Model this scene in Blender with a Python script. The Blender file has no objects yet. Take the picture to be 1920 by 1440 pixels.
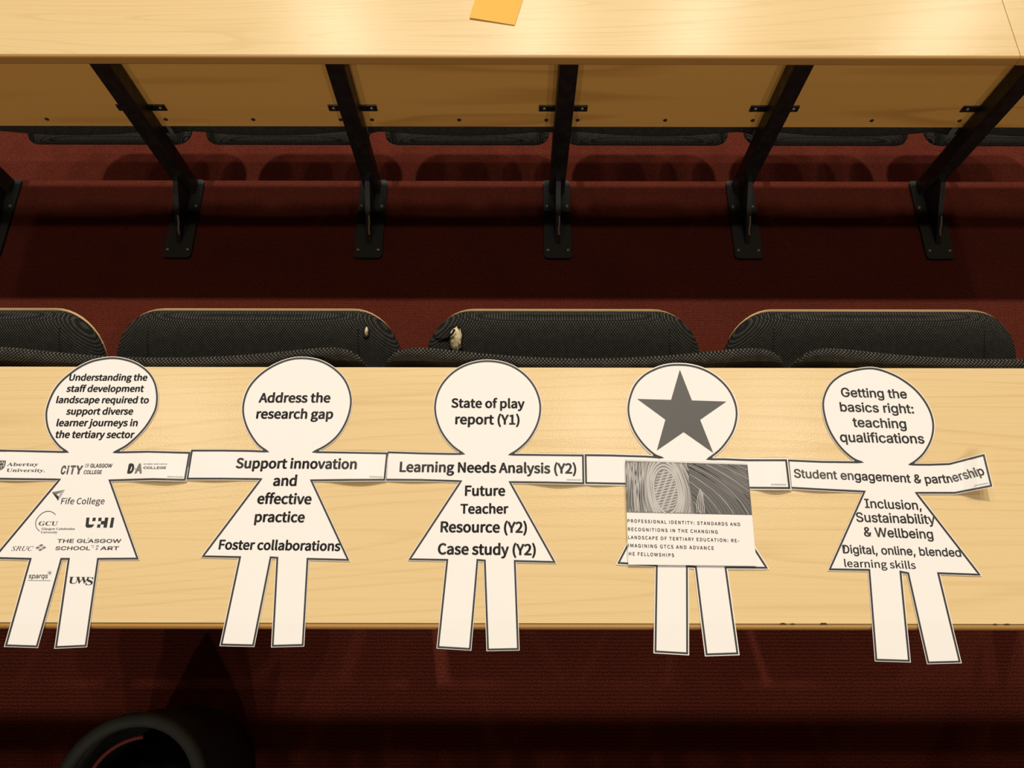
import bpy, bmesh, math, os, random
from mathutils import Vector, Matrix
from mathutils.geometry import delaunay_2d_cdt
C = bpy.context.scene
COL = C.collection
random.seed(4)

# ------------------------------------------------------------------ camera, light, exposure
F_PX = 1331.0                       # focal length in pixels of the 1920-wide frame
TILT = math.radians(69.0)           # optical axis below the horizon
ROLL = math.radians(0.10)
CAM_Z = 1.635                       # above the carpet the photographer stands on
cam_d = bpy.data.cameras.new('camera'); cam_d.sensor_width = 36.0
cam_d.lens = F_PX / 1920 * 36.0; cam_d.clip_start = 0.02
cam = bpy.data.objects.new('camera', cam_d); COL.objects.link(cam)
cam.location = (0, 0, CAM_Z)
cam_rot = Matrix.Rotation(math.pi/2 - TILT, 3, 'X') @ Matrix.Rotation(ROLL, 3, 'Z')
cam.rotation_euler = cam_rot.to_euler()
C.camera = cam

w = bpy.data.worlds.new('hall'); C.world = w; w.use_nodes = True
w.node_tree.nodes['Background'].inputs[0].default_value = (1.0, 0.80, 0.60, 1)
w.node_tree.nodes['Background'].inputs[1].default_value = 0.026

def lamp(x, y, z, power, radius=0.13, color=(1.0, 0.895, 0.765), aim=None):
    d = bpy.data.lights.new('ceiling_downlight', 'AREA'); d.shape = 'DISK'; d.size = radius*2
    d.energy = power; d.color = color
    o = bpy.data.objects.new('ceiling_downlight', d); COL.objects.link(o)
    o.location = (x, y, z)
    t = Vector(aim if aim else (x, y, 0)) - o.location
    o.rotation_euler = t.to_track_quat('-Z', 'Y').to_euler()
LZ = CAM_Z + 8.0
for x, p in ((-5.0, 110), (-1.2, 760), (1.9, 240), (4.6, 200)):    # the bright row in front of the desks
    lamp(x, 7.4, LZ, p, aim=(0, 1.0, 0))
for x in (-4.8, 1.26, 3.85):        # dimmer row almost overhead, seen as soft glints on the laminate
    lamp(x, 3.17, LZ, 58, radius=0.16)
for x in (-3.6, 0.43, 3.7, 8.6):    # the row further down the hall
    lamp(x, 11.9, LZ, 95, radius=0.25, aim=(0, 1.0, 0))
for x in (-4.0, -1.0, 2.0, 5.0):    # the row behind the photographer
    lamp(x, -8.2, LZ, 190, aim=(0, 1.0, 0))

C.view_settings.view_transform = 'Standard'; C.view_settings.look = 'None'
C.view_settings.gamma = 1.0; C.view_settings.use_curve_mapping = False
C.view_settings.exposure = -0.12

# ------------------------------------------------------------------ helpers
def at(px, py, z):
    """the point at height z that the photograph shows at pixel (px, py)"""
    d = cam_rot @ Vector(((px-960)/F_PX, -(py-720)/F_PX, -1.0))
    k = (z - CAM_Z) / d.z
    return Vector((d.x*k, d.y*k, z))
def pix(p):
    q = cam_rot.transposed() @ (Vector(p) - Vector((0, 0, CAM_Z)))
    return (960 + F_PX*q.x/-q.z, 720 - F_PX*q.y/-q.z)
def H(h): return CAM_Z - h          # height from a drop below the lens

def link(name, me, mat, parent=None, smooth=False):
    o = bpy.data.objects.new(name, me); COL.objects.link(o)
    if mat is not None:
        for m in (mat if isinstance(mat, (list, tuple)) else [mat]): me.materials.append(m)
    if parent is not None: o.parent = parent
    if smooth:
        for p in me.polygons: p.use_smooth = True
    return o
def bm_obj(name, bm, mat, parent=None, smooth=False):
    me = bpy.data.meshes.new(name); bmesh.ops.recalc_face_normals(bm, faces=bm.faces[:])
    bm.to_mesh(me); bm.free()
    return link(name, me, mat, parent, smooth)
def raw_obj(name, verts, faces, mat, parent=None, smooth=False):
    me = bpy.data.meshes.new(name); me.from_pydata([tuple(v) for v in verts], [], faces); me.update()
    return link(name, me, mat, parent, smooth)
def tag(o, label=None, cat=None, group=None, kind=None):
    if label: o['label'] = label
    if cat: o['category'] = cat
    if group: o['group'] = group
    if kind: o['kind'] = kind
    return o
def empty(name, loc, label, cat, group=None):
    o = bpy.data.objects.new(name, None); COL.objects.link(o); o.location = loc
    o.empty_display_size = 0.05
    return tag(o, label, cat, group)
def box(bm, x0, x1, y0, y1, z0, z1, bev=0.0, seg=2):
    r = bmesh.ops.create_cube(bm, size=1.0)
    for v in r['verts']:
        v.co = Vector((x0 + (v.co.x+.5)*(x1-x0), y0 + (v.co.y+.5)*(y1-y0), z0 + (v.co.z+.5)*(z1-z0)))
    if bev > 0:
        es = list({e for v in r['verts'] for e in v.link_edges})
        bmesh.ops.bevel(bm, geom=es, offset=bev, segments=seg, profile=0.5, affect='EDGES')
def boxobj(name, dims, mat, parent=None, bev=0.0, seg=2, off=(0, 0, 0)):
    bm = bmesh.new(); x0, x1, y0, y1, z0, z1 = dims
    box(bm, x0-off[0], x1-off[0], y0-off[1], y1-off[1], z0-off[2], z1-off[2], bev, seg)
    return bm_obj(name, bm, mat, parent)
def prism(bm, pts, vec):
    """closed outline pts (3-D) swept by vec"""
    a = [bm.verts.new(p) for p in pts]; b = [bm.verts.new(Vector(p)+Vector(vec)) for p in pts]
    bm.faces.new(a); bm.faces.new(list(reversed(b))); n = len(a)
    for i in range(n): bm.faces.new((a[i], b[i], b[(i+1) % n], a[(i+1) % n]))
def tube(bm, pts, r, n=8, closed=False):
    pts = [Vector(p) for p in pts]; rings = []
    for i, p in enumerate(pts):
        a = pts[i-1] if (i or closed) else p; b = pts[(i+1) % len(pts)] if (i < len(pts)-1 or closed) else p
        t = (b-a).normalized(); u = t.orthogonal() if abs(t.z) > .95 else t.cross(Vector((0, 0, 1)))
        u.normalize(); v = t.cross(u)
        rings.append([bm.verts.new(p + r*(math.cos(2*math.pi*k/n)*u + math.sin(2*math.pi*k/n)*v)) for k in range(n)])
    m = len(rings)
    for i in range(m if closed else m-1):
        A, B = rings[i], rings[(i+1) % m]
        for k in range(n): bm.faces.new((A[k], A[(k+1) % n], B[(k+1) % n], B[k]))
    if not closed: bm.faces.new(rings[0]); bm.faces.new(list(reversed(rings[-1])))
def dome(bm, c, axis, r, h, n=12):
    """a small domed screw or bolt head"""
    axis = Vector(axis).normalized(); u = axis.orthogonal().normalized(); v = axis.cross(u); c = Vector(c)
    prof = [(1.0, 0.0), (1.0, .35), (.75, .8), (.35, 1.0)]; rings = []
    for q, k in prof:
        rings.append([bm.verts.new(c + axis*h*k + r*q*(math.cos(2*math.pi*i/n)*u + math.sin(2*math.pi*i/n)*v)) for i in range(n)])
    for A, B in zip(rings, rings[1:]):
        for i in range(n): bm.faces.new((A[i], A[(i+1) % n], B[(i+1) % n], B[i]))
    bm.faces.new(rings[-1]); bm.faces.new(rings[0])

# ------------------------------------------------------------------ materials
def new_mat(name, color=(.5, .5, .5), rough=.5, spec=.5, metal=0.0):
    m = bpy.data.materials.new(name); m.use_nodes = True
    b = m.node_tree.nodes['Principled BSDF']
    b.inputs['Base Color'].default_value = (*color, 1); b.inputs['Roughness'].default_value = rough
    b.inputs['Specular IOR Level'].default_value = spec; b.inputs['Metallic'].default_value = metal
    return m, m.node_tree, b
def node(nt, kind, **kw):
    n = nt.nodes.new(kind)
    for k, v in kw.items():
        if k in n.inputs: n.inputs[k].default_value = v
        else: setattr(n, k, v)
    return n
def coords(nt, scale, src='Object', rot=(0, 0, 0)):
    tc = node(nt, 'ShaderNodeTexCoord'); mp = node(nt, 'ShaderNodeMapping')
    mp.inputs['Scale'].default_value = scale; mp.inputs['Rotation'].default_value = rot
    nt.links.new(tc.outputs[src], mp.inputs[0]); return mp.outputs[0]
def ramp(nt, fac, stops):
    r = node(nt, 'ShaderNodeValToRGB'); e = r.color_ramp.elements
    while len(e) < len(stops): e.new(0.5)
    for q, (p, c) in zip(e, stops): q.position = p; q.color = (*c, 1)
    nt.links.new(fac, r.inputs[0]); return r.outputs[0]
def mix(nt, fac, a, b, mode='MIX'):
    n = node(nt, 'ShaderNodeMix', data_type='RGBA', blend_type=mode)
    for i, s in ((0, fac), (6, a), (7, b)):
        if hasattr(s, 'is_output'): nt.links.new(s, n.inputs[i])
        else: n.inputs[i].default_value = s if i == 0 else (*s, 1)
    return n.outputs[2]
def math_n(nt, op, a, b=None):
    n = node(nt, 'ShaderNodeMath', operation=op)
    for i, s in enumerate((a, b)):
        if s is None: continue
        if hasattr(s, 'is_output'): nt.links.new(s, n.inputs[i])
        else: n.inputs[i].default_value = s
    return n.outputs[0]
def bump(nt, b, h, dist, strength=1.0):
    n = node(nt, 'ShaderNodeBump', Distance=dist, Strength=strength)
    nt.links.new(h, n.inputs['Height']); nt.links.new(n.outputs[0], b.inputs['Normal'])

def wood(name, base, dark, rough=.33, ring=(0.55, 4.2, 4.2), count=9.0, line=.55, fibre=.25, src='Object', rot=(0, 0, 0), spec=.5):
    """laminate or veneer with contour-like grain running along local X"""
    m, nt, b = new_mat(name, base, rough, spec)
    n1 = node(nt, 'ShaderNodeTexNoise', Scale=1.0, Detail=1.5, Roughness=.45, Distortion=.25)
    nt.links.new(coords(nt, ring, src, rot), n1.inputs['Vector'])
    f = math_n(nt, 'FRACT', math_n(nt, 'MULTIPLY', n1.outputs[0], count))
    l = ramp(nt, f, [(0.0, (.05, .05, .05)), (.70, (.10, .10, .10)), (.92, (1, 1, 1)), (1.0, (.05, .05, .05))])
    n2 = node(nt, 'ShaderNodeTexNoise', Scale=1.0, Detail=3.0, Roughness=.6)
    nt.links.new(coords(nt, (3, 230, 230), src, rot), n2.inputs['Vector'])
    n3 = node(nt, 'ShaderNodeTexNoise', Scale=1.0, Detail=2.0)
    nt.links.new(coords(nt, (.8, 7, 7), src, rot), n3.inputs['Vector'])
    fac = math_n(nt, 'ADD', math_n(nt, 'MULTIPLY', l, line),
                 math_n(nt, 'MULTIPLY', math_n(nt, 'SUBTRACT', n2.outputs[0], .5), fibre))
    fac = math_n(nt, 'ADD', fac, math_n(nt, 'MULTIPLY', math_n(nt, 'SUBTRACT', n3.outputs[0], .5), .5))
    fac.node.use_clamp = True
    nt.links.new(mix(nt, fac, base, dark), b.inputs['Base Color'])
    n4 = node(nt, 'ShaderNodeTexNoise', Scale=420.0, Detail=1.0)
    nt.links.new(coords(nt, (1, 1, 1), src), n4.inputs['Vector'])
    bump(nt, b, n4.outputs[0], .0006, .22)
    return m
M = {}
M['laminate'] = wood('maple_laminate', (.735, .555, .285), (.55, .365, .15), rough=.23, ring=(.36, 6.5, 6.5), line=.30, fibre=.75, count=24)
M['edging'] = wood('beech_edging', (.47, .25, .065), (.38, .19, .045), rough=.38, line=.25, fibre=.3)
M['panel'] = wood('beech_plywood', (.70, .385, .095), (.46, .22, .045), rough=.5, ring=(.7, 2.0, 9.0), count=3.0, line=.6, fibre=.2, rot=(0, math.radians(62), 0), spec=.3)
M['plyedge'] = wood('ply_edge', (.78, .55, .27), (.60, .36, .14), rough=.45, line=.4)

def steel():
    m, nt, b = new_mat('black_steel', (.010, .010, .009), .42, .5)
    n = node(nt, 'ShaderNodeTexNoise', Scale=38.0, Detail=3.0); nt.links.new(coords(nt, (1, 1, 1)), n.inputs['Vector'])
    nt.links.new(ramp(nt, n.outputs[0], [(.35, (.006, .006, .0055)), (.8, (.010, .0095, .0085))]), b.inputs['Base Color'])
    nt.links.new(ramp(nt, n.outputs[0], [(.3, (.36,)*3), (.7, (.55,)*3)]), b.inputs['Roughness']); return m
M['steel'] = steel()
M['plate'] = new_mat('grey_black_plate', (.018, .019, .015), .6, .3)[0]
M['bolt'] = new_mat('worn_bolt', (.30, .26, .18), .4, .5, .8)[0]
M['worn'] = new_mat('worn_bare_metal', (.36, .27, .17), .5, .5, .4)[0]
M['screw'] = new_mat('dark_screw', (.030, .018, .010), .5, .5)[0]

def carpet():
    m, nt, b = new_mat('red_carpet', (.13, .018, .014), .95, .05)
    n1 = node(nt, 'ShaderNodeTexNoise', Scale=330.0, Detail=2.0, Roughness=.7)
    n2 = node(nt, 'ShaderNodeTexNoise', Scale=5.0, Detail=4.0)
    c = coords(nt, (1, 1, 1)); nt.links.new(c, n1.inputs['Vector']); nt.links.new(c, n2.inputs['Vector'])
    wv = node(nt, 'ShaderNodeTexWave', wave_type='BANDS', bands_direction='Y', Scale=42.0, Distortion=1.2, Detail=1.0)
    wv.inputs['Detail Scale'].default_value = 20.0
    nt.links.new(c, wv.inputs['Vector'])
    col = ramp(nt, n1.outputs[0], [(.30, (.055, .0105, .006)), (.5, (.125, .025, .0145)), (.72, (.22, .050, .030))])
    col = mix(nt, .35, col, ramp(nt, wv.outputs[0], [(.15, (.35,)*3), (.7, (1,)*3)]), 'MULTIPLY')
    col = mix(nt, .5, col, ramp(nt, n2.outputs[0], [(.3, (.72,)*3), (.7, (1,)*3)]), 'MULTIPLY')
    nt.links.new(col, b.inputs['Base Color'])
    bump(nt, b, math_n(nt, 'ADD', n1.outputs[0], math_n(nt, 'MULTIPLY', wv.outputs[0], .5)), .004, .55); return m
M['carpet'] = carpet()

def weave(name, pitch, dark, light, thr=.35, bd=.0008):
    m, nt, b = new_mat(name, dark, .85, .2)
    uv = node(nt, 'ShaderNodeUVMap'); sx = node(nt, 'ShaderNodeSeparateXYZ'); nt.links.new(uv.outputs[0], sx.inputs[0])
    k = 2*math.pi/pitch
    s1 = math_n(nt, 'SINE', math_n(nt, 'MULTIPLY', math_n(nt, 'ADD', sx.outputs[0], sx.outputs[1]), k/1.414))
    s2 = math_n(nt, 'SINE', math_n(nt, 'MULTIPLY', math_n(nt, 'SUBTRACT', sx.outputs[0], sx.outputs[1]), k/1.414))
    f = math_n(nt, 'ADD', math_n(nt, 'MULTIPLY', math_n(nt, 'ADD', s1, s2), .25), .5)
    n = node(nt, 'ShaderNodeTexNoise', Scale=90.0, Detail=2.0); nt.links.new(coords(nt, (1, 1, 1)), n.inputs['Vector'])
    f2 = math_n(nt, 'ADD', f, math_n(nt, 'MULTIPLY', math_n(nt, 'SUBTRACT', n.outputs[0], .5), .35))
    nt.links.new(ramp(nt, f2, [(.52, dark), (.72, tuple(.55*p+.45*q for p, q in zip(dark, light))), (.95, light)]), b.inputs['Base Color'])
    bump(nt, b, f, bd, .8); return m
M['weave'] = weave('coarse_black_weave', .0041, (.0055, .005, .0045), (.135, .125, .095))
M['weave_fine'] = weave('fine_black_weave', .0040, (.007, .0068, .0060), (.088, .085, .068))
M['dark_cloth'] = new_mat('worn_black_cloth', (.012, .012, .011), .8, .25)[0]
def foam():
    m, nt, b = new_mat('torn_foam', (.62, .52, .28), .9, .1)
    n = node(nt, 'ShaderNodeTexNoise', Scale=120.0, Detail=3.0); nt.links.new(coords(nt, (1, 1, 1)), n.inputs['Vector'])
    nt.links.new(ramp(nt, n.outputs[0], [(.35, (.55, .42, .22)), (.6, (.82, .74, .46))]), b.inputs['Base Color']); bump(nt, b, n.outputs[0], .003); return m
M['foam'] = foam()
def paper(name, col):
    m, nt, b = new_mat(name, col, .6, .25)
    n = node(nt, 'ShaderNodeTexNoise', Scale=14.0, Detail=2.0); nt.links.new(coords(nt, (1, 1, 1)), n.inputs['Vector'])
    nt.links.new(mix(nt, math_n(nt, 'MULTIPLY', n.outputs[0], .12), col, tuple(c*.85 for c in col)), b.inputs['Base Color']); return m
M['paper'] = paper('white_paper', (.83, .81, .78))
M['yellow'] = paper('yellow_paper', (.86, .44, .07))
def ink(name, v):
    return new_mat(name, (v, v*.97, v*.93), .55, .3)[0]
M['ink'] = ink('black_ink', .030); M['ink_mid'] = ink('charcoal_ink', .085); M['ink_grey'] = ink('grey_ink', .20)
M['ink_star'] = ink('star_ink', .105); M['ink_pale'] = ink('pale_ink', .42); M['ink_line'] = ink('outline_ink', .045)
M['ink_sheet'] = ink('sheet_ink', .12); M['ink_art'] = ink('art_ink', .105); M['ink_art2'] = ink('art_ink_soft', .20)
M['ink_artline'] = ink('art_line', .50); M['ink_artline2'] = ink('art_line_dim', .19)
M['bag'] = new_mat('black_nylon', (.006, .006, .006), .6, .3)[0]
M['bag_rim'] = new_mat('dark_grey_nylon', (.020, .020, .016), .7, .2)[0]
M['bag_red'] = new_mat('red_lining', (.10, .012, .008), .7, .2)[0]
M['wallpaint'] = new_mat('dark_panelled_wall', (.10, .06, .03), .7, .2)[0]  # plain brown for the added, unseen wall

# ------------------------------------------------------------------ setting: carpeted tiers
Z1, Z2, Z3 = 0.0, H(2.09), H(2.545)      # photographer's tier, middle tier, far tier
T12, T23 = 0.116, 1.576                  # where the tiers step down
XL, XR = -5.0, 5.0
bm = bmesh.new()
prof = [(-1.03, Z1), (T12-.005, Z1), (T12, Z1-.005), (T12, Z2), (T23-.005, Z2), (T23, Z2-.005), (T23, Z3), (4.6, Z3), (4.6, Z3-.2), (-1.03, Z3-.2)]
prism(bm, [(XL, y, z) for y, z in prof], (XR-XL, 0, 0))
tag(bm_obj('floor', bm, M['carpet']), kind='structure', label='dark red carpeted floor stepping down in tiers', cat='floor')
tag(boxobj('wall_back', (XL, XR, -1.15, -1.03, Z3-.2, H(.545)), M['wallpaint']), kind='structure', label='low wall behind the photographer', cat='wall')  # unseen wall, added to block the rear lamps and darken the nearest carpet

# ------------------------------------------------------------------ desks
def desk_top(parent, x0, x1, y0, y1, zt, thick, off):
    """laminate top whose near edge is at y0, with a timber nosing standing out in front of it"""
    ln = .007
    boxobj('desk_top', (x0, x1, y0, y1, zt-thick, zt), M['laminate'], parent, .0006, 1, off)
    bm = bmesh.new(); zt -= .0008; y0 -= ln       # rounded nosing
    pts = [(y0+ln-.0008, zt), (y0+.006, zt)]
    for k in range(1, 9):
        a = math.radians(90*k/9); pts.append((y0+.006-.006*math.sin(a), zt-.006+.006*math.cos(a)))
    pts += [(y0, zt-.006), (y0, zt-thick+.010)]
    for k in range(1, 9):
        a = math.radians(90*k/9); pts.append((y0+.006-.006*math.cos(a), zt-thick+.008-.006*math.sin(a)))
    pts += [(y0+.006, zt-thick+.002), (y0+ln-.0008, zt-thick+.002)]
    prism(bm, [(x0-off[0], y-off[1], z-off[2]) for y, z in pts], (x1-x0, 0, 0))
    return bm_obj('edge_strip', bm, M['edging'], parent)

def post(parent, x, y, ztop, zfloor, off, plate_y0, plate_y1, bracket_z=None, panel_y=None):
    O = Vector(off)
    hw, hd = .0265, .028
    bm = bmesh.new(); box(bm, x-hw-O.x, x+hw-O.x, y-hd-O.y, y+hd-O.y, zfloor-O.z+.008, ztop-O.z, .006, 2)
    p = bm_obj('post', bm, M['steel'], parent)
    bm = bmesh.new(); r = .012; pw = .047
    pts = []
    for cx, cy, a0 in ((x+pw-r, plate_y1-r, 0), (x-pw+r, plate_y1-r, 90), (x-pw+r, plate_y0+r, 180), (x+pw-r, plate_y0+r, 270)):
        for k in range(5):
            a = math.radians(a0 + 90*k/4); pts.append((cx+r*math.cos(a)-O.x, cy+r*math.sin(a)-O.y, zfloor+.0005-O.z))
    prism(bm, pts, (0, 0, .008)); bm_obj('base_plate', bm, M['plate'], p)
    zf = zfloor+.0085
    if plate_y1 - plate_y0 > .2:
        bm = bmesh.new(); g0 = plate_y0+.055; t = .008
        prism(bm, [(x-t-O.x, y-hd-O.y, zf-O.z), (x-t-O.x, y-hd-O.y, zf+.10-O.z), (x-t-O.x, y-hd-.02-O.y, zf+.10-O.z), (x-t-O.x, g0-O.y, zf-O.z)], (2*t, 0, 0))
        bm_obj('gusset', bm, M['steel'], p)
        bm = bmesh.new(); a = Vector((x, y-hd-.02, zf+.10)); b = Vector((x, g0, zf))   # paint worn off the gusset's edge
        q0, q1 = a.lerp(b, .55), a.lerp(b, .86)
        tube(bm, [q0-O+Vector((.003, 0, .0015)), q0.lerp(q1, .4)-O+Vector((.0045, 0, .0015)), q0.lerp(q1, .7)-O+Vector((.002, 0, .0015)), q1-O+Vector((.004, 0, .0015))], .0032, 6)
        tag(bm_obj('bare_edge', bm, M['worn'], p), 'bare metal showing on the gusset edge')
        for dy in (.030, .205):
            for sx in (-1, 1):
                bm = bmesh.new(); dome(bm, Vector((x+sx*.034, plate_y0+dy, zf))-O, (0, 0, 1), .0065, .005)
                bm_obj('bolt', bm, M['bolt'], p)
    if bracket_z is not None:
        bm = bmesh.new(); box(bm, x-.074-O.x, x+.074-O.x, panel_y-.0052-O.y, panel_y-.0004-O.y, bracket_z-.0125-O.z, bracket_z+.0125-O.z, .001, 1)
        br = bm_obj('bracket', bm, M['steel'], p)
        for sx in (-1, 1):
            bm = bmesh.new(); dome(bm, Vector((x+sx*.058, panel_y-.0052, bracket_z))-O, (0, -1, 0), .0055, .003)
            bm_obj('bolt', bm, M['bolt'], p)
    return p
def panel(parent, x0, x1, y, ztop, zbot, off, screws=True):
    O = Vector(off); bm = bmesh.new(); r = .015; pts = [(x0, ztop), ]
    for k in range(6):
        a = math.radians(180+90*k/5); pts.append((x0+r+r*math.cos(a), zbot+r+r*math.sin(a)))
    for k in range(6):
        a = math.radians(270+90*k/5); pts.append((x1-r+r*math.cos(a), zbot+r+r*math.sin(a)))
    pts.append((x1, ztop))
    prism(bm, [(px-O.x, y-O.y, pz-O.z) for px, pz in pts], (0, .014, 0))
    p = bm_obj('back_panel', bm, M['panel'], parent)
    if screws:
        for xs in (x0+.045, .5*(x0+x1), x1-.045):
            bm = bmesh.new(); dome(bm, Vector((xs, y, zbot+.030))-O, (0, -1, 0), .0065, .002)
            bm_obj('screw', bm, M['screw'], p)
    return p

PITCH = .645
FY0, FZ, FT = 1.500, H(1.455), .031            # far desk: near edge, top, thickness
PX = [-1.778, -1.133, -.488, .155, .800, 1.447]  # its posts
PANEL_Y, POST_Y = 1.566, 1.537
SEAM = 1.357
o0 = (0, 1.7, Z2)
far = empty('lecture_desk', o0, 'far maple topped bench desk on black posts, yellow paper on it', 'desk', 'bench desks')
desk_top(far, -4.6, SEAM-.0008, FY0, FY0+.40, FZ, FT, o0)
desk_top(far, SEAM+.0008, 4.6, FY0, FY0+.40, FZ, FT, o0)
for x in PX: post(far, x, POST_Y, FZ-FT, Z2, o0, 1.254, 1.570, H(1.722), PANEL_Y)
for a, b in zip([-2.42]+PX, PX+[2.092]): panel(far, a+.004, b-.004, PANEL_Y, FZ-FT, H(1.806), o0)

ND0, ND1, NZ, NT = 0.0412, 0.411, H(1.0), .030
o2 = (0, .1, Z1)
near = empty('lecture_desk', o2, 'near maple topped bench desk carrying the five paper figures', 'desk', 'bench desks')
desk_top(near, -1.9, 1.9, ND0, ND1, NZ, NT, o2)
NPX = [-1.49, -.843, -.208, .426, 1.08, 1.72]
for x in NPX: post(near, x, .088, NZ-NT, Z1, o2, .062, .114)
for a, b in zip(NPX, NPX[1:]): panel(near, a+.004, b-.004, .1165, NZ-NT, H(1.35), o2, False)

for px_, w_, d_ in ((1468, .0045, .0016), (1545, .0055, .0018), (1486, .003, .0012), (1640, .003, .0012), (1888, .004, .0014), (1866, .003, .0012)):   # nicks where the laminate has chipped
    c = at(px_, 1170.5, NZ); c.y = ND0; rr = random.Random(px_); pts = []
    for k in range(9):
        a = math.pi*k/8; q = 1+rr.uniform(-.25, .25); pts.append((c.x+w_*q*math.cos(a)-o2[0], c.y-.0004+d_*q*math.sin(a)-o2[1], NZ-.0006-o2[2]))
    bm = bmesh.new(); prism(bm, pts, (0, 0, .0010)); tag(bm_obj('edge_chip', bm, M['screw'], near), 'dark chip in the laminate edge')

# ------------------------------------------------------------------ tip-up seats
def outline_halfwidth(y, W, D, rf, rr):
    """half width of a seat at depth y: rounded front (rf) and rear (rr) corners"""
    h = W/2
    (ax, ay), (bx, by) = rf, rr
    if y > D-ay: t = (y-(D-ay))/ay; return h-ax+ax*math.sqrt(max(0, 1-t**1.9))
    if y < by: t = (by-y)/by; return h-bx+bx*math.sqrt(max(0, 1-t*t))
    return h
def pad_mesh(name, W, D, T, rf, rr, mat, parent, nx=60, ny=40, zfun=None, flat=False, thick=0, y_start=0.0):
    verts, faces, uvs = [], [], []
    ys = [D*.5*(1-math.cos(math.pi*j/ny)) for j in range(ny+1)]
    for side in (1, 0):
        for y in [max(y, y_start) if flat else y for y in ys]:
            hw = outline_halfwidth(y, W, D, rf, rr)
            for i in range(nx+1):
                u = -math.cos(math.pi*i/nx); x = u*hw
                if flat: z = thick if side else 0.0
                elif side:
                    v = 2*y/D-1
                    z = T*((1-abs(u)**5)*(1-abs(v)**9))**.5
                    if zfun: z += zfun(x, y)*min(1, (1-abs(u))*8)*min(1, (1-abs(v))*8)
                else: z = 0.0
                verts.append((x, y, z)); uvs.append((x, y + z*(1 if y > D/2 else -1)*.8))
    n = (nx+1)*(ny+1)
    for s in (0, 1):
        for j in range(ny):
            for i in range(nx):
                a = s*n + j*(nx+1)+i; q = (a, a+1, a+nx+2, a+nx+1)
                faces.append(q if s == 0 else q[::-1])
    rim = [j*(nx+1) for j in range(ny+1)]
    def wall(ids, flip):
        for a, b in zip(ids, ids[1:]):
            q = (a, b, b+n, a+n); faces.append(q if flip else q[::-1])
    if flat:
        wall([j*(nx+1) for j in range(ny+1)], False); wall([j*(nx+1)+nx for j in range(ny+1)], True)
        wall(list(range(nx+1)), True); wall([ny*(nx+1)+i for i in range(nx+1)], False)
    me = bpy.data.meshes.new(name); me.from_pydata(verts, [], faces); me.update()
    ul = me.uv_layers.new(name='weave')
    for lp in me.loops: ul.data[lp.index].uv = uvs[lp.vertex_index]
    if not flat:
        bmm = bmesh.new(); bmm.from_mesh(me); bmesh.ops.remove_doubles(bmm, verts=bmm.verts[:], dist=1e-6)
        bmesh.ops.recalc_face_normals(bmm, faces=bmm.faces[:]); bmm.to_mesh(me); bmm.free()
    else:
        bmm = bmesh.new(); bmm.from_mesh(me); bmesh.ops.remove_doubles(bmm, verts=bmm.verts[:], dist=1e-6)
        bmesh.ops.dissolve_degenerate(bmm, edges=bmm.edges[:], dist=1e-6)
        bmesh.ops.recalc_face_normals(bmm, faces=bmm.faces[:]); bmm.to_mesh(me); bmm.free()
    return link(name, me, mat, parent, not flat)

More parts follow.
